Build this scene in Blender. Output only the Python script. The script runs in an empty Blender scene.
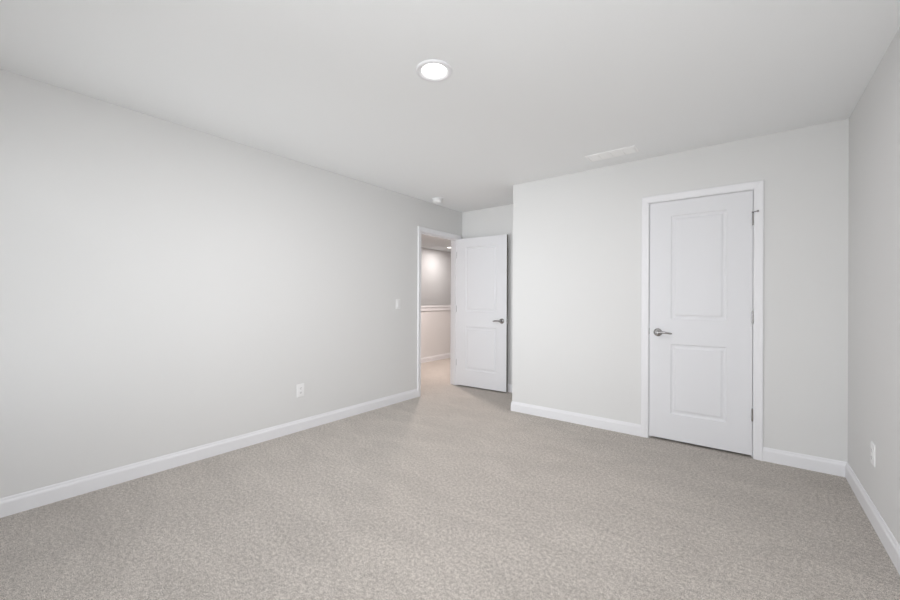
import bpy, bmesh, math
from mathutils import Vector, Matrix

S = bpy.context.scene
C = S.collection
R = math.radians

# ------------------------------------------------------------------ camera, world, light, exposure
cam = bpy.data.objects.new('camera', bpy.data.cameras.new('camera'))
C.objects.link(cam)
cam.matrix_world = Matrix.Translation((0, 0, 1.192)) @ Matrix.Rotation(R(37.534), 4, 'Z') @ Matrix.Rotation(R(90.03), 4, 'X') @ Matrix.Rotation(R(0.242), 4, 'Z')
cam.data.sensor_width = 36.0
cam.data.lens = 387.34 / 900.0 * 36.0
cam.data.clip_start = 0.02
S.camera = cam

S.view_settings.view_transform = 'Standard'
S.view_settings.look = 'None'
S.view_settings.gamma = 1.0
S.view_settings.use_curve_mapping = False
S.view_settings.exposure = 0.09

w = bpy.data.worlds.new('daylight'); S.world = w; w.use_nodes = True
nt = w.node_tree; nt.nodes.clear()
wo = nt.nodes.new('ShaderNodeOutputWorld')
bg = nt.nodes.new('ShaderNodeBackground')
tc = nt.nodes.new('ShaderNodeTexCoord')
sp = nt.nodes.new('ShaderNodeSeparateXYZ')
rp = nt.nodes.new('ShaderNodeValToRGB')
mp = nt.nodes.new('ShaderNodeMapRange')
mp.inputs['From Min'].default_value = -1; mp.inputs['From Max'].default_value = 1
nt.links.new(tc.outputs['Generated'], sp.inputs[0])
nt.links.new(sp.outputs['Z'], mp.inputs['Value'])
nt.links.new(mp.outputs[0], rp.inputs[0])
e = rp.color_ramp.elements
e[0].position = 0.46; e[0].color = (0.60, 0.59, 0.56, 1)      # ground outside, sunlit
e[1].position = 0.54; e[1].color = (0.80, 0.90, 1.0, 1)      # hazy sky
nt.links.new(rp.outputs[0], bg.inputs['Color'])
bg.inputs['Strength'].default_value = 0.8
nt.links.new(bg.outputs[0], wo.inputs[0])

CEIL = 2.44
XL, XR, YB, YC, YF, XC = -3.2235, 0.543, 4.472, 3.739, -0.62, -2.0163   # left, right, back, closet front, front, closet side
WIN = [(-3.12, -2.12), (-0.85, 0.45)]                              # unseen windows behind the camera; the first is added to light the niche
WZ0, WZ1 = 0.55, 2.12

def light(name, kind, loc, energy, color=(1, 1, 1), rot=(0, 0, 0), size=None, size_y=None):
    l = bpy.data.lights.new(name, kind); o = bpy.data.objects.new(name, l); C.objects.link(o)
    o.location = loc; o.rotation_euler = rot; l.energy = energy; l.color = color
    if kind == 'AREA' and size:
        l.size = size
        if size_y: l.shape = 'RECTANGLE'; l.size_y = size_y
    if kind == 'AREA' and not size_y: l.shape = 'DISK'
    if kind == 'POINT' and size: l.shadow_soft_size = size
    return o
# daylight entering at the two unseen windows, each light just outside its pane
light('window_daylight', 'AREA', ((WIN[0][0] + WIN[0][1]) / 2, YF - 0.11, (WZ0 + WZ1) / 2), 9.8, color=(0.93, 0.97, 1.0), rot=(R(90), 0, 0), size=0.9, size_y=1.55).data.spread = R(62)  # added light, spread narrowed to throw more onto the niche and far end
light('window_daylight', 'AREA', ((WIN[1][0] + WIN[1][1]) / 2, YF - 0.11, (WZ0 + WZ1) / 2), 46.0, color=(0.97, 0.99, 1.01), rot=(R(90), 0, 0), size=1.2, size_y=1.55)
light('ceiling_lamp_light', 'AREA', (-1.355, 1.614, CEIL - 0.014), 15.5, color=(1.0, 0.975, 1.0), size=0.125)
light('hall_lamp_light', 'AREA', (-5.58, 7.26, CEIL - 0.014), 9.5, color=(1.0, 0.95, 0.93), size=0.14)
light('hall_lamp_light', 'AREA', (-4.1, 4.8, CEIL - 0.014), 37.0, color=(1.0, 0.87, 0.82), size=0.14)  # added second hall light, out of view, brightens the hall

# ------------------------------------------------------------------ materials
def mat(name, col, rough=0.6, metal=0.0, spec=0.5):
    m = bpy.data.materials.new(name); m.use_nodes = True
    b = m.node_tree.nodes['Principled BSDF']
    b.inputs['Base Color'].default_value = (*col, 1)
    b.inputs['Roughness'].default_value = rough
    b.inputs['Metallic'].default_value = metal
    b.inputs['Specular IOR Level'].default_value = spec
    return m, m.node_tree, b
def noise(nt, scale, detail=2, rough=0.5, vec=None, mapscale=None):
    n = nt.nodes.new('ShaderNodeTexNoise')
    n.inputs['Scale'].default_value = scale; n.inputs['Detail'].default_value = detail
    n.inputs['Roughness'].default_value = rough
    t = nt.nodes.new('ShaderNodeTexCoord')
    m = nt.nodes.new('ShaderNodeMapping')
    if mapscale: m.inputs['Scale'].default_value = mapscale
    nt.links.new(t.outputs['Object'], m.inputs['Vector'])
    nt.links.new(m.outputs['Vector'], n.inputs['Vector'])
    return n
def bump(nt, b, src, strength, dist):
    bp = nt.nodes.new('ShaderNodeBump')
    bp.inputs['Strength'].default_value = strength; bp.inputs['Distance'].default_value = dist
    nt.links.new(src, bp.inputs['Height']); nt.links.new(bp.outputs[0], b.inputs['Normal'])
    return bp
def paint(name, col, rough, bstr, scale=260, spec=0.3):
    m, nt, b = mat(name, col, rough, spec=spec)
    n = noise(nt, scale, 2)
    bump(nt, b, n.outputs['Fac'], bstr, 0.001)
    return m
M_WALL = paint('wall_paint', (0.775, 0.774, 0.768), 0.75, 0.15)
M_HALL = paint('hall_wall_paint', (0.80, 0.79, 0.785), 0.75, 0.15)
M_CEIL = paint('ceiling_paint', (0.915, 0.925, 0.93), 0.9, 0.2)
M_TRIM = paint('trim_enamel', (0.875, 0.875, 0.895), 0.45, 0.03, spec=0.4)
M_PLASTIC = paint('white_plastic', (0.90, 0.90, 0.90), 0.35, 0.02, spec=0.5)
M_VENT = paint('vent_enamel', (0.95, 0.95, 0.945), 0.4, 0.02, spec=0.5)
M_DARK = paint('dark_slot', (0.03, 0.03, 0.03), 0.7, 0.05)
M_EDGE = paint('bare_door_edge', (0.17, 0.165, 0.145), 0.7, 0.05)
M_DUCT = paint('duct_shadow_metal', (0.25, 0.25, 0.24), 0.6, 0.05)
# embossed wood grain enamel for the door leaves
M_DOOR, nt, b = mat('door_enamel', (0.815, 0.818, 0.84), 0.55, spec=0.3)
n = noise(nt, 1.0, 3, 0.6, mapscale=(160, 160, 5))
bump(nt, b, n.outputs['Fac'], 0.22, 0.001)
# satin nickel
M_NICKEL, nt, b = mat('satin_nickel', (0.36, 0.355, 0.35), 0.25, 1.0)
n = noise(nt, 400, 2); bump(nt, b, n.outputs['Fac'], 0.05, 0.0005)
# carpet: twisted pile in two or three yarn tones, with soft nap marks
def carpet(name, ca, cb, cc):
    m, nt, b = mat(name, ca, 1.0, spec=0.05)
    L = nt.links
    fine = noise(nt, 240, 3, 0.75)
    mid = noise(nt, 60, 3, 0.7)
    mixf = nt.nodes.new('ShaderNodeMath'); mixf.operation = 'MULTIPLY_ADD'
    L.new(mid.outputs['Fac'], mixf.inputs[0]); mixf.inputs[1].default_value = 0.45
    L.new(fine.outputs['Fac'], mixf.inputs[2])
    r = nt.nodes.new('ShaderNodeValToRGB'); el = r.color_ramp.elements
    el[0].position = 0.58; el[0].color = (*cb, 1)
    el[1].position = 0.87; el[1].color = (*cc, 1)
    k = el.new(0.725); k.color = (*ca, 1)
    L.new(mixf.outputs[0], r.inputs[0])
    # brushed nap: broad soft patches
    nap = noise(nt, 2.6, 4, 0.6, mapscale=(0.8, 1.9, 1))
    nap.inputs['Distortion'].default_value = 0.8
    nr = nt.nodes.new('ShaderNodeMapRange')
    nr.inputs['From Min'].default_value = 0.35; nr.inputs['From Max'].default_value = 0.68
    nr.inputs['To Min'].default_value = 0.955; nr.inputs['To Max'].default_value = 1.075
    L.new(nap.outputs['Fac'], nr.inputs['Value'])
    vm = nt.nodes.new('ShaderNodeVectorMath'); vm.operation = 'SCALE'
    L.new(r.outputs[0], vm.inputs[0]); L.new(nr.outputs[0], vm.inputs['Scale'])
    L.new(vm.outputs[0], b.inputs['Base Color'])
    bump(nt, b, mixf.outputs[0], 0.9, 0.009)
    b.inputs['Sheen Weight'].default_value = 0.15
    return m
M_CARPET = carpet('carpet_pile', (0.595, 0.543, 0.492), (0.31, 0.277, 0.245), (0.92, 0.865, 0.80))
def emis(name, col, s):
    m = bpy.data.materials.new(name); m.use_nodes = True; nt = m.node_tree; nt.nodes.clear()
    o = nt.nodes.new('ShaderNodeOutputMaterial'); e = nt.nodes.new('ShaderNodeEmission')
    e.inputs['Color'].default_value = (*col, 1); e.inputs['Strength'].default_value = s
    nt.links.new(e.outputs[0], o.inputs[0]); return m
M_LENS = emis('lit_lens', (1.0, 0.98, 0.95), 4.0)
M_LENS_HALL = emis('lit_lens_hall', (1.0, 0.95, 0.9), 6.0)
M_GLASS = bpy.data.materials.new('window_glass'); M_GLASS.use_nodes = True
nt = M_GLASS.node_tree; nt.nodes.clear()
o = nt.nodes.new('ShaderNodeOutputMaterial'); t = nt.nodes.new('ShaderNodeBsdfTransparent'); g = nt.nodes.new('ShaderNodeBsdfGlossy')
g.inputs['Roughness'].default_value = 0.02; mx = nt.nodes.new('ShaderNodeMixShader'); mx.inputs[0].default_value = 0.06
nt.links.new(t.outputs[0], mx.inputs[1]); nt.links.new(g.outputs[0], mx.inputs[2]); nt.links.new(mx.outputs[0], o.inputs[0])

# ------------------------------------------------------------------ helpers
def finish(name, bm, m, parent=None, kind=None, label=None, smooth=None, bevel=None):
    bmesh.ops.recalc_face_normals(bm, faces=bm.faces)
    me = bpy.data.meshes.new(name); bm.to_mesh(me); bm.free()
    me.materials.append(m)
    o = bpy.data.objects.new(name, me); C.objects.link(o)
    if parent: o.parent = parent
    if kind: o['kind'] = kind
    if label: o['label'] = label
    if smooth is not None:
        for p in me.polygons: p.use_smooth = True
        md = o.modifiers.new('smooth', 'EDGE_SPLIT'); md.split_angle = R(smooth)
    if bevel:
        md = o.modifiers.new('bevel', 'BEVEL'); md.width = bevel; md.segments = 2; md.limit_method = 'ANGLE'
    return o
def thing(name, label, cat, loc, group=None, rotz=0):
    o = bpy.data.objects.new(name, None); C.objects.link(o); o.location = loc
    o.rotation_euler = (0, 0, rotz); o.empty_display_size = 0.1
    o['label'] = label; o['category'] = cat
    if group: o['group'] = group
    return o
def box(bm, x0, x1, y0, y1, z0, z1):
    v = [bm.verts.new(p) for p in ((x0,y0,z0),(x1,y0,z0),(x1,y1,z0),(x0,y1,z0),(x0,y0,z1),(x1,y0,z1),(x1,y1,z1),(x0,y1,z1))]
    for f in ((0,3,2,1),(4,5,6,7),(0,1,5,4),(1,2,6,5),(2,3,7,6),(3,0,4,7)): bm.faces.new([v[i] for i in f])
def cells(bm, xs, ys, zs, solid):
    """watertight solid made of grid cells; solid(i,j,k) tells which are filled"""
    V = {}
    def v(i, j, k):
        if (i,j,k) not in V: V[(i,j,k)] = bm.verts.new((xs[i], ys[j], zs[k]))
        return V[(i,j,k)]
    nx, ny, nz = len(xs)-1, len(ys)-1, len(zs)-1
    s = lambda i,j,k: 0 <= i < nx and 0 <= j < ny and 0 <= k < nz and solid(i,j,k)
    for i in range(nx):
        for j in range(ny):
            for k in range(nz):
                if not s(i,j,k): continue
                if not s(i-1,j,k): bm.faces.new([v(i,j,k),v(i,j,k+1),v(i,j+1,k+1),v(i,j+1,k)])
                if not s(i+1,j,k): bm.faces.new([v(i+1,j,k),v(i+1,j+1,k),v(i+1,j+1,k+1),v(i+1,j,k+1)])
                if not s(i,j-1,k): bm.faces.new([v(i,j,k),v(i+1,j,k),v(i+1,j,k+1),v(i,j,k+1)])
                if not s(i,j+1,k): bm.faces.new([v(i,j+1,k),v(i,j+1,k+1),v(i+1,j+1,k+1),v(i+1,j+1,k)])
                if not s(i,j,k-1): bm.faces.new([v(i,j,k),v(i,j+1,k),v(i+1,j+1,k),v(i+1,j,k)])
                if not s(i,j,k+1): bm.faces.new([v(i,j,k+1),v(i+1,j,k+1),v(i+1,j+1,k+1),v(i,j+1,k+1)])
def lathe(bm, prof, centre, axis, n=32):
    """revolve (radius, height) pairs about axis through centre"""
    a = Vector(axis).normalized(); u = a.orthogonal().normalized(); w_ = a.cross(u); c = Vector(centre)
    rings = []
    for r, h in prof:
        if r < 1e-6: rings.append([bm.verts.new(c + a*h)])
        else: rings.append([bm.verts.new(c + a*h + (u*math.cos(2*math.pi*i/n) + w_*math.sin(2*math.pi*i/n))*r) for i in range(n)])
    for A, B in zip(rings, rings[1:]):
        for i in range(n):
            j = (i+1) % n
            if len(A) == 1 and len(B) == 1: continue
            if len(A) == 1: bm.faces.new([A[0], B[i], B[j]])
            elif len(B) == 1: bm.faces.new([A[i], A[j], B[0]])
            else: bm.faces.new([A[i], A[j], B[j], B[i]])
def sweep(bm, pts, radii, n=12):
    """round tube through pts, (rw, rh) ellipse radii per point, up = z"""
    rings = []
    for k, p in enumerate(pts):
        p = Vector(p); a = Vector(pts[max(k-1,0)]); b_ = Vector(pts[min(k+1,len(pts)-1)])
        t = (b_ - a).normalized(); up = Vector((0,0,1)); s = t.cross(up).normalized(); up = s.cross(t)
        rw, rh = radii[k]
        rings.append([bm.verts.new(p + s*rw*math.cos(2*math.pi*i/n) + up*rh*math.sin(2*math.pi*i/n)) for i in range(n)])
    for A, B in zip(rings, rings[1:]):
        for i in range(n):
            j = (i+1) % n; bm.faces.new([A[i], A[j], B[j], B[i]])
    bm.faces.new(rings[0]); bm.faces.new(rings[-1][::-1])

# ------------------------------------------------------------------ room shell
T = 0.12
DL0, DL1, DH = 3.598, 4.376, 2.042                 # bedroom doorway in the left wall (clear opening inside the jamb)
DC0, DC1 = -0.681, 0.034                        # closet doorway in the closet wall
J = 0.018                                       # jamb thickness
HX, SX, HY0, HY1 = -4.89, -6.15, 2.4, 8.9       # hall: half wall, stairwell wall, ends

bm = bmesh.new()
box(bm, HX - 0.12, XR + T, YF - T, HY1 + T, -0.15, 0.0)
finish('floor', bm, M_CARPET, kind='structure')
bm = bmesh.new()
box(bm, SX - T, XR + T, YF - T, HY1 + T, CEIL, CEIL + 0.15)
finish('ceiling', bm, M_CEIL, kind='structure')

bm = bmesh.new()                                # left wall with the bedroom doorway, runs on along the hall
cells(bm, [XL - T, XL], [YF - T, DL0 - J, DL1 + J, HY1], [0, DH + J, CEIL], lambda i,j,k: not (j == 1 and k == 0))
finish('wall_left', bm, M_WALL, kind='structure')
bm = bmesh.new()
box(bm, XR, XR + T, YF - T, YB + T, 0, CEIL)
finish('wall_right', bm, M_WALL, kind='structure')
bm = bmesh.new()
box(bm, XL, XR, YB, YB + T, 0, CEIL)
finish('wall_back', bm, M_WALL, kind='structure')
bm = bmesh.new()                                # closet: front wall with doorway and the return towards the back wall
cells(bm, [XC, XC + T, DC0 - J, DC1 + J, XR], [YC, YC + T, YB], [0, DH + J, CEIL],
      lambda i,j,k: (j == 0 and not (i == 2 and k == 0)) or (j == 1 and i == 0))
finish('wall_closet', bm, M_WALL, kind='structure')
bm = bmesh.new()                                # front wall (behind the camera) with two unseen windows, the first one added
xs = [XL, WIN[0][0], WIN[0][1], WIN[1][0], WIN[1][1], XR]
cells(bm, xs, [YF - T, YF], [0, WZ0, WZ1, CEIL], lambda i,j,k: not (k == 1 and i in (1, 3)))
finish('wall_front', bm, M_WALL, kind='structure')
# hall
bm = bmesh.new(); box(bm, HX - 0.11, HX, HY0, HY1, 0, 1.053)
finish('wall_hall_half', bm, M_HALL, kind='structure')
bm = bmesh.new(); box(bm, SX - T, SX, HY0 - T, HY1 + T, -2.7, CEIL)
finish('wall_stairwell', bm, M_HALL, kind='structure')
bm = bmesh.new(); box(bm, SX, XL - T, HY0 - T, HY0, -2.7, CEIL)
finish('wall_hall_near', bm, M_HALL, kind='structure')
bm = bmesh.new(); box(bm, SX, XL, HY1, HY1 + T, -2.7, CEIL)
finish('wall_hall_far', bm, M_HALL, kind='structure')
bm = bmesh.new(); box(bm, SX - T, HX, HY0 - T, HY1 + T, -2.8, -2.7)
finish('floor_stairwell', bm, M_CARPET, kind='structure')
bm = bmesh.new(); box(bm, HX - 0.12, HX, HY0, HY1, -2.7, -0.15)
finish('wall_stairwell_inner', bm, M_HALL, kind='structure')
# half wall cap with a small moulding beneath
bm = bmesh.new(); box(bm, HX - 0.14, HX + 0.03, HY0, HY1, 1.053, 1.080)
box(bm, HX, HX + 0.016, HY0, HY1, 0.985, 1.053)
finish('trim_cap', bm, M_TRIM, kind='structure', bevel=0.004)

# ------------------------------------------------------------------ baseboards: moulded profile, mitred ends
BASE = [(0, 0), (0.013, 0), (0.013, 0.073), (0.0115, 0.080), (0.0075, 0.088), (0.0062, 0.096), (0.004, 0.102), (0, 0.102)]
def baseboard(name, p0, p1, nrm, s0, s1):
    """p0->p1 along the wall foot, nrm into the room; s = +1 inside corner, -1 outside corner, 0 square"""
    p0 = Vector((*p0, 0)); p1 = Vector((*p1, 0)); d = (p1 - p0).normalized(); n_ = Vector((*nrm, 0))
    bm = bmesh.new(); A = []; B = []
    for q, z in BASE:
        A.append(bm.verts.new(p0 + d*s0*q + n_*q + Vector((0,0,z))))
        B.append(bm.verts.new(p1 - d*s1*q + n_*q + Vector((0,0,z))))
    for i in range(len(A)):
        j = (i+1) % len(A); bm.faces.new([A[i], A[j], B[j], B[i]])
    bm.faces.new(A); bm.faces.new(B[::-1])
    return finish(name, bm, M_TRIM, kind='structure')
CW = 0.060                                       # casing width
baseboard('baseboard_left', (XL, YF), (XL, DL0 - CW + 0.003), (1, 0), 1, 0)
baseboard('baseboard_back', (XL, YB), (XC, YB), (0, -1), 1, 1)
baseboard('baseboard_closet_side', (XC, YB), (XC, YC), (-1, 0), 1, -1)
baseboard('baseboard_closet_left', (XC, YC), (DC0 - CW + 0.003, YC), (0, -1), -1, 0)
baseboard('baseboard_closet_right', (DC1 + CW - 0.003, YC), (XR, YC), (0, -1), 0, 1)
baseboard('baseboard_right', (XR, YC), (XR, YF), (-1, 0), 1, 1)
baseboard('baseboard_front', (XR, YF), (XL, YF), (0, 1), 1, 1)
baseboard('baseboard_hall', (HX, HY0), (HX, HY1), (1, 0), 0, 0)
baseboard('baseboard_hall_near', (XL - T, HY1), (XL - T, DL1 + CW), (-1, 0), 0, 0)

# ------------------------------------------------------------------ door casings and jambs
CAS = [(0.003, 0), (0.003, 0.009), (0.008, 0.012), (0.018, 0.0125), (0.030, 0.014), (0.042, 0.0165), (0.052, 0.0175), (0.058, 0.016), (0.060, 0.012), (0.060, 0)]
def casing(name, a, b, h, to_world, parent=None):
    """mitred U of moulded casing round an opening a..b, height h; to_world(u, z, out)"""
    bm = bmesh.new(); rings = []
    for (u, z, du, dz) in ((a, 0, -1, 0), (a, h, -1, 1), (b, h, 1, 1), (b, 0, 1, 0)):
        rings.append([bm.verts.new(to_world(u + du*o_, z + dz*o_, t_)) for o_, t_ in CAS])
    for A, B in zip(rings, rings[1:]):
        for i in range(len(A)):
            j = (i+1) % len(A); bm.faces.new([A[i], A[j], B[j], B[i]])
    bm.faces.new(rings[0]); bm.faces.new(rings[-1][::-1])
    return finish(name, bm, M_TRIM, parent, kind='structure')
def jamb(name, a, b, h, wall_t, stop_at, fw, parent=None):
    """U shaped lining of the opening with a door stop strip; fw maps (u, depth, z)"""
    bm = bmesh.new()
    def bx(u0, u1, d0, d1, z0, z1):
        p = [fw(u, d, z) for u in (u0, u1) for d in (d0, d1) for z in (z0, z1)]
        xs = [q[0] for q in p]; ys = [q[1] for q in p]
        box(bm, min(xs), max(xs), min(ys), max(ys), z0, z1)
    bx(a - J, a, 0, wall_t, 0, h + J); bx(b, b + J, 0, wall_t, 0, h + J); bx(a, b, 0, wall_t, h, h + J)
    s0, s1 = stop_at
    bx(a, a + 0.011, s0, s1, 0, h - 0.011); bx(b - 0.011, b, s0, s1, 0, h - 0.011); bx(a, b, s0, s1, h - 0.011, h)
    return finish(name, bm, M_TRIM, parent, kind='structure')
casing('trim_bedroom_door', DL0, DL1, DH, lambda u, z, t_: (XL + t_, u, z))
casing('trim_bedroom_door_hall', DL0, DL1, DH, lambda u, z, t_: (XL - T - t_, u, z))
jm = jamb('trim_bedroom_door_jamb', DL0, DL1, DH, T, (0.040, 0.075), lambda u, d, z: (XL - d, u, z))
casing('trim_closet_door', DC0, DC1, DH, lambda u, z, t_: (u, YC - t_, z))
jamb('trim_closet_door_jamb', DC0, DC1, DH, T, (0.040, 0.075), lambda u, d, z: (u, YC + d, z))

# ------------------------------------------------------------------ doors
def leaf_mesh(W, H, TH, panels):
    """moulded two panel leaf, local x 0..W, y -TH/2..TH/2, z 0..H, panels on both faces"""
    bm = bmesh.new()
    xs = sorted({0, W, *[q for p in panels for q in (p[0], p[1])]})
    zs = sorted({0, H, *[q for p in panels for q in (p[2], p[3])]})
    prof = [(0, 0), (0.003, 0.004), (0.009, 0.0075), (0.013, 0.009), (0.026, 0.0085), (0.031, 0.006), (0.036, 0.003), (0.040, 0.002)]
    for side in (-1, 1):
        V = {}
        def v(x, z):
            if (x, z) not in V: V[(x, z)] = bm.verts.new((x, side*TH/2, z))
            return V[(x, z)]
        for i in range(len(xs)-1):
            for k in range(len(zs)-1):
                if any(abs(p[0]-xs[i]) < 1e-6 and abs(p[2]-zs[k]) < 1e-6 for p in panels): continue
                bm.faces.new([v(xs[i],zs[k]), v(xs[i+1],zs[k]), v(xs[i+1],zs[k+1]), v(xs[i],zs[k+1])])
        for (a, b_, c, d) in panels:
            prev = [v(a,c), v(b_,c), v(b_,d), v(a,d)]
            for ins, dep in prof[1:]:
                y = side*(TH/2 - dep)
                cur = [bm.verts.new(q) for q in ((a+ins,y,c+ins),(b_-ins,y,c+ins),(b_-ins,y,d-ins),(a+ins,y,d-ins))]
                for i in range(4):
                    j = (i+1) % 4; bm.faces.new([prev[i], prev[j], cur[j], cur[i]])
                prev = cur
            bm.faces.new(prev)
    # edges of the slab
    def strip(pts0, pts1):
        A = [bm.verts.new(p) for p in pts0]; B = [bm.verts.new(p) for p in pts1]
        for i in range(len(A)-1): bm.faces.new([A[i], A[i+1], B[i+1], B[i]])
    t2 = TH/2
    for x in (0, W): strip([(x,-t2,z) for z in zs], [(x,t2,z) for z in zs])
    for z in (0, H): strip([(x,-t2,z) for x in xs], [(x,t2,z) for x in xs])
    bmesh.ops.remove_doubles(bm, verts=bm.verts, dist=1e-5)
    return bm
def handle(parent, x, z, y, out, toward):
    """lever set on a leaf face; out = +-1 along y, toward = +-1 along x"""
    bm = bmesh.new()
    lathe(bm, [(0, 0), (0.033, 0), (0.034, 0.003), (0.032, 0.007), (0.026, 0.010), (0.016, 0.012), (0.012, 0.016), (0.0115, 0.045), (0.014, 0.050), (0.0145, 0.060), (0.012, 0.065), (0, 0.066)],
          (x, y, z), (0, out, 0), 32)
    pts = []; rr = []
    for k in range(13):
        f = k/12
        pts.append((x + toward*(0.112*f), y + out*(0.055 + 0.004*math.sin(f*math.pi) - 0.012*f*f), z - 0.002*f + 0.004*math.sin(f*math.pi*1.2)))
        rr.append((0.0085 - 0.003*f, 0.0105 - 0.003*f) if k < 12 else (0.003, 0.004))
    sweep(bm, pts, rr, 14)
    return finish('door_handle', bm, M_NICKEL, parent, label='satin nickel lever handle with round rosette', smooth=50)
HZ = (0.330, 1.073, 1.820)
LH, LT = 2.019, 0.035
LZ = 0.020
# closet door: closed, hinges on the right with knuckles towards the room
CWD = DC1 - DC0 - 0.007
pan = lambda W, st: [(st, W-st+0.004, 0.219, 0.811), (st, W-st+0.004, 1.020, 1.895)]
bm = leaf_mesh(CWD, LH, LT, pan(CWD, 0.163))
door1 = finish('door_1', bm, M_DOOR, kind='structure')
door1.location = (DC0 + 0.003, YC + 0.003 + LT/2, LZ)
door1['label'] = 'closed white two panel closet door'
handle(door1, 0.066, 0.923 - LZ, -LT/2, -1, 1)
def knuckle(parent, x, y, z, name='hinge'):
    bm = bmesh.new()
    for k in range(5):
        lathe(bm, [(0, 0), (0.0062, 0), (0.0062, 0.0172), (0, 0.0172)], (x, y, z - 0.045 + k*0.018), (0,0,1), 14)
    lathe(bm, [(0, 0), (0.005, 0), (0.0045, 0.004), (0, 0.005)], (x, y, z + 0.045), (0,0,1), 14)
    lathe(bm, [(0, 0), (0.005, 0), (0.0045, 0.004), (0, 0.005)], (x, y, z - 0.045), (0,0,-1), 14)
    box(bm, x - 0.004, x + 0.001, y, y + 0.007, z - 0.045, z + 0.045)
    return finish(name, bm, M_NICKEL, parent, smooth=40, label='satin nickel hinge')
for z in HZ:
    knuckle(door1, CWD + 0.002, -LT/2 - 0.0065, z - LZ)
# hinge pin stop on the top hinge: small arm with a bumper over the casing
bm = bmesh.new()
zt = HZ[2] + 0.050 - LZ; xs_, ys_ = CWD + 0.002, -LT/2 - 0.0065
lathe(bm, [(0, 0), (0.009, 0), (0.009, 0.006), (0, 0.006)], (xs_, ys_, zt - 0.002), (0,0,1), 16)
sweep(bm, [(xs_ - 0.008, ys_ - 0.010, zt + 0.001), (xs_, ys_ - 0.011, zt + 0.001), (xs_ + 0.026, ys_ - 0.024, zt + 0.001)], [(0.0035, 0.0035)]*3, 10)
lathe(bm, [(0, 0), (0.008, 0), (0.008, 0.008), (0.005, 0.010), (0, 0.010)], (xs_ + 0.024, ys_ - 0.024, zt + 0.001), (1, -0.35, 0), 16)
finish('door_stop', bm, M_NICKEL, door1, smooth=40, label='small metal hinge pin door stop')
bm = bmesh.new(); box(bm, -0.0015, 0.0, -LT/2 - 0.0005, LT/2 - 0.006, 0.93 - LZ - 0.028, 0.93 - LZ + 0.028)
box(bm, -0.003, -0.0008, -LT/2 - 0.004, -LT/2 + 0.012, 0.93 - LZ - 0.024, 0.93 - LZ + 0.024)
finish('latch_plate', bm, M_NICKEL, door1, label='narrow metal latch plate')

# bedroom door: swung open into the room, parallel to the back wall
BWD = DL1 - DL0 - 0.004
bm = leaf_mesh(BWD, LH, LT, pan(BWD, 0.147))
door2 = finish('door_2', bm, M_DOOR, kind='structure')
door2.location = Vector((XL + 0.002, DL1 - 0.001, LZ)) + Matrix.Rotation(R(2.2), 3, 'Z') @ Vector((0.004, -0.002 - LT/2, 0))
door2.rotation_euler = (0, 0, R(2.2))
door2.data.materials.append(M_EDGE)                 # bare, unpainted latch edge of the leaf
for p in door2.data.polygons:
    if p.normal.x > 0.9 and all(abs(door2.data.vertices[i].co.x - BWD) < 1e-4 for i in p.vertices): p.material_index = 1
door2['label'] = 'open white two panel bedroom door'
handle(door2, BWD - 0.066, 0.925 - LZ, -LT/2, -1, -1)
handle(door2, BWD - 0.066, 0.925 - LZ, LT/2, 1, -1).scale = (1, 0.55, 1)
for z in HZ:
    knuckle(door2, -0.003, LT/2 + 0.006, z - LZ)
bm = bmesh.new(); box(bm, BWD - 0.0005, BWD + 0.0015, -0.0125, 0.0125, 0.925 - LZ - 0.028, 0.925 - LZ + 0.028)
lathe(bm, [(0, 0), (0.008, 0), (0.007, 0.008), (0, 0.010)], (BWD, 0, 0.925 - LZ), (1, 0, 0), 12)
finish('latch_plate', bm, M_NICKEL, door2, label='narrow metal latch plate')
# hinge leaves screwed to the jamb beside the opened door, and the strike plate opposite
for z in HZ:
    bm = bmesh.new(); box(bm, -0.0035, 0.0006, -LT/2 - 0.0005, LT/2 - 0.004, z - LZ - 0.045, z - LZ + 0.045)
    finish('hinge_plate', bm, M_NICKEL, door2, label='metal hinge plate')
bm = bmesh.new(); box(bm, XL - 0.034, XL - 0.006, DL0, DL0 + 0.002, 0.925 - 0.030, 0.925 + 0.030)
finish('strike_plate', bm, M_NICKEL, jm, label='metal strike plate')

# ------------------------------------------------------------------ unseen windows in the front wall, the first added for the niche
for n_, (a, b_) in enumerate(WIN):
    bm = bmesh.new(); yc0, yc1 = YF - 0.10, YF - 0.05; fw = 0.045
    mz = (WZ0 + WZ1)/2
    xs = [a, a+fw, b_-fw, b_]; zs = [WZ0, WZ0+fw, mz-0.02, mz+0.02, WZ1-fw, WZ1]
    cells(bm, xs, [yc0, yc1], zs, lambda i,j,k: not (i == 1 and k in (1, 3)))
    wobj = finish('window_%d' % (n_+1), bm, M_TRIM, kind='structure')
    bm = bmesh.new(); box(bm, a+fw, b_-fw, YF-0.077, YF-0.073, WZ0+fw, WZ1-fw)
    finish('pane', bm, M_GLASS, wobj)
    bm = bmesh.new(); box(bm, a-0.05, b_+0.05, YF-0.05, YF+0.03, WZ0-0.02, WZ0)
    finish('sill', bm, M_TRIM, wobj)

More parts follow.
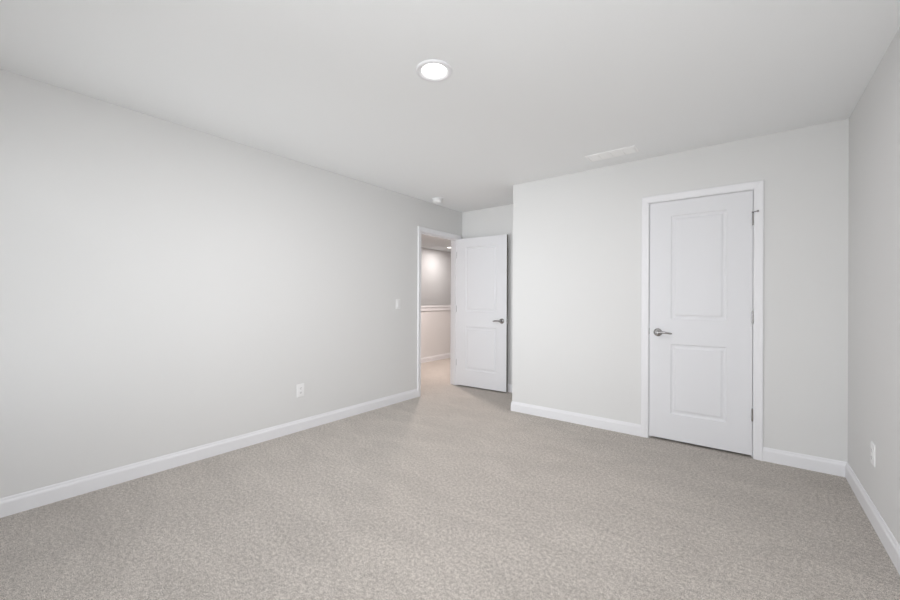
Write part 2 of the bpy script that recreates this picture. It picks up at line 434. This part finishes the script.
# ------------------------------------------------------------------ recessed ceiling lights
def downlight(x, y, label, lens, r=0.097):
    t_ = thing('ceiling_light', label, 'ceiling light', (x, y, CEIL), 'recessed ceiling lights')
    bm = bmesh.new()
    k = r/0.097
    lathe(bm, [(0.099*k, 0), (0.0985*k, 0.004), (0.095*k, 0.0085), (0.087*k, 0.010), (0.079*k, 0.009), (0.072*k, 0.005), (0.066*k, 0.001), (0.066*k, 0), (0.099*k, 0)], (0,0,0), (0,0,-1), 64)
    finish('trim_ring', bm, M_TRIM, t_, smooth=60)
    bm = bmesh.new()
    lathe(bm, [(0.066*k, 0.0), (0.064*k, 0.003), (0.05*k, 0.006), (0.02*k, 0.0075), (0, 0.008)], (0,0,0), (0,0,-1), 64)
    finish('lens', bm, lens, t_, smooth=60, label='lit round lens')
    return t_
downlight(-1.355, 1.614, 'large lit round recessed ceiling light in the middle of the bedroom ceiling', M_LENS)
downlight(-5.58, 7.26, 'small distant lit recessed ceiling light seen through the open doorway', M_LENS_HALL)
downlight(-4.10, 4.80, 'added, unseen lit recessed ceiling light over the hall carpet, hidden behind the doorway head', M_LENS_HALL)  # fixture made up for the added hall light

# ------------------------------------------------------------------ air vent
vx0, vx1, vy0, vy1 = -1.120, -0.720, 3.361, 3.519
v = thing('air_vent', 'white rectangular louvred air vent in the ceiling in front of the closet door', 'air vent', ((vx0+vx1)/2, (vy0+vy1)/2, CEIL))
hx, hy = (vx1-vx0)/2, (vy1-vy0)/2
bm = bmesh.new()
rings = []
for ins, d in ((0, 0), (0.001, 0.003), (0.010, 0.008), (0.018, 0.009), (0.022, 0.006), (0.022, 0.0)):
    rings.append([bm.verts.new(q) for q in ((-hx+ins,-hy+ins,-d),(hx-ins,-hy+ins,-d),(hx-ins,hy-ins,-d),(-hx+ins,hy-ins,-d))])
rings.append(rings[0])
for A, B in zip(rings, rings[1:]):
    for i in range(4):
        j = (i+1) % 4; bm.faces.new([A[i], A[j], B[j], B[i]])
finish('frame', bm, M_VENT, v)
bm = bmesh.new(); box(bm, -hx+0.022, hx-0.022, -hy+0.022, hy-0.022, -0.0008, 0.0)  # flat sheet; the duct's shade is put into its dark colour
finish('backing', bm, M_DUCT, v, label='dark sheet behind the slats, duct shade in its colour')
def slat(cx, cy, w_, l_, ax):
    """thin tilted blade; ax 'x' runs along x"""
    bm = bmesh.new()
    p = [(-w_/2, -0.001), (w_/2, -0.0075), (w_/2, -0.0065), (-w_/2, 0.0)]
    A = []; B = []
    for q, z in p:
        if ax == 'x': A.append(bm.verts.new((cx - l_/2, cy + q, z - 0.001))); B.append(bm.verts.new((cx + l_/2, cy + q, z - 0.001)))
        else: A.append(bm.verts.new((cx + q, cy - l_/2, z - 0.001))); B.append(bm.verts.new((cx + q, cy + l_/2, z - 0.001)))
    for i in range(4):
        j = (i+1) % 4; bm.faces.new([A[i], A[j], B[j], B[i]])
    bm.faces.new(A); bm.faces.new(B[::-1])
    return finish('slat', bm, M_VENT, v)
for k in range(7):
    slat(0, -hy + 0.030 + k*(2*hy - 0.058)/6, 0.017, 2*hx - 0.046, 'x')
for cx in (-0.095, 0.0, 0.095):
    bm = bmesh.new(); box(bm, cx-0.004, cx+0.004, -hy+0.021, hy-0.021, -0.0095, -0.001)
    finish('divider', bm, M_VENT, v)

# ------------------------------------------------------------------ smoke detector
s = thing('smoke_detector', 'round white smoke detector on the ceiling in front of the open doorway', 'smoke detector', (-3.033, 3.685, CEIL))
bm = bmesh.new(); lathe(bm, [(0, 0), (0.070, 0), (0.071, 0.004), (0.070, 0.014), (0, 0.014)], (0,0,0), (0,0,-1), 48)
finish('base', bm, M_PLASTIC, s, smooth=40)
bm = bmesh.new(); lathe(bm, [(0, 0.010), (0.057, 0.010), (0.057, 0.017), (0.061, 0.020), (0.061, 0.038), (0.056, 0.049), (0.044, 0.056), (0.020, 0.058), (0, 0.058)], (0,0,0), (0,0,-1), 48)
cov = finish('cover', bm, M_PLASTIC, s, smooth=40)
bm = bmesh.new(); lathe(bm, [(0, 0.056), (0.012, 0.056), (0.012, 0.060), (0.010, 0.061), (0, 0.061)], (0.018,0,0), (0,0,-1), 24)
finish('test_button', bm, M_PLASTIC, cov, smooth=40)

# ------------------------------------------------------------------ wall plates (local: x across, y out of wall is -y, z up)
def plate(name, label, cat, loc, rotz, group=None):
    t_ = thing(name, label, cat, loc, group, rotz)
    bm = bmesh.new(); w2, h2 = 0.036, 0.0585
    rings = []
    for ins, d in ((0, 0), (0.0, 0.003), (0.0015, 0.005), (0.004, 0.006)):
        rings.append([bm.verts.new(q) for q in ((-w2+ins,-d,-h2+ins),(w2-ins,-d,-h2+ins),(w2-ins,-d,h2-ins),(-w2+ins,-d,h2-ins))])
    for A, B in zip(rings, rings[1:]):
        for i in range(4):
            j = (i+1) % 4; bm.faces.new([A[i], A[j], B[j], B[i]])
    bm.faces.new(rings[-1]); bm.faces.new(rings[0][::-1])
    finish('cover_plate', bm, M_PLASTIC, t_)
    return t_
def outlet(label, loc, rotz):
    t_ = plate('wall_outlet', label, 'outlet', loc, rotz, 'duplex wall outlets')
    for zc in (-0.0195, 0.0195):
        bm = bmesh.new()
        pts = []
        for k in range(28):
            a = 2*math.pi*k/28
            pts.append((0.0165*math.cos(a), max(-0.0135, min(0.0135, 0.0170*math.sin(a))) + zc))
        A = [bm.verts.new((x, -0.006, z)) for x, z in pts]; B = [bm.verts.new((x, -0.0080, z)) for x, z in pts]
        for i in range(28):
            j = (i+1) % 28; bm.faces.new([A[i], A[j], B[j], B[i]])
        bm.faces.new(B)
        rc = finish('receptacle', bm, M_PLASTIC, t_)
        bm = bmesh.new()
        box(bm, -0.0078, -0.0052, -0.0083, -0.0079, zc - 0.002, zc + 0.007)
        box(bm, 0.0052, 0.0078, -0.0083, -0.0079, zc - 0.001, zc + 0.006)
        lathe(bm, [(0, 0), (0.0025, 0), (0.0025, 0.0004), (0, 0.0004)], (0, -0.0079, zc - 0.008), (0,-1,0), 12)
        finish('slots', bm, M_DARK, rc, label='dark plug slots')
    bm = bmesh.new(); lathe(bm, [(0, 0), (0.003, 0), (0.003, 0.001), (0, 0.0015)], (0,-0.006,0), (0,-1,0), 12)
    finish('screw', bm, M_PLASTIC, t_)
    return t_
outlet('white outlet low on the long left wall above the baseboard', (XL, 1.967, 0.367), R(90))
outlet('white outlet low on the right wall near the closet corner', (XR, 3.057, 0.370), R(-90))
sw = plate('light_switch', 'white light switch on the left wall beside the open doorway', 'light switch', (XL, 3.204, 1.145), R(90))
bm = bmesh.new(); box(bm, -0.0165, 0.0165, -0.0072, -0.006, -0.033, 0.033)
finish('switch_frame', bm, M_PLASTIC, sw)
bm = bmesh.new()
A = [(-0.0145, -0.0072, -0.031), (-0.0145, -0.0072, 0.031), (-0.0145, -0.0085, 0.031), (-0.0145, -0.0080, 0.0), (-0.0145, -0.0115, -0.031)]
a_ = [bm.verts.new(p) for p in A]; b2 = [bm.verts.new((-p[0], p[1], p[2])) for p in A]
for i in range(5):
    j = (i+1) % 5; bm.faces.new([a_[i], a_[j], b2[j], b2[i]])
bm.faces.new(a_); bm.faces.new(b2[::-1])
finish('rocker', bm, M_PLASTIC, sw)
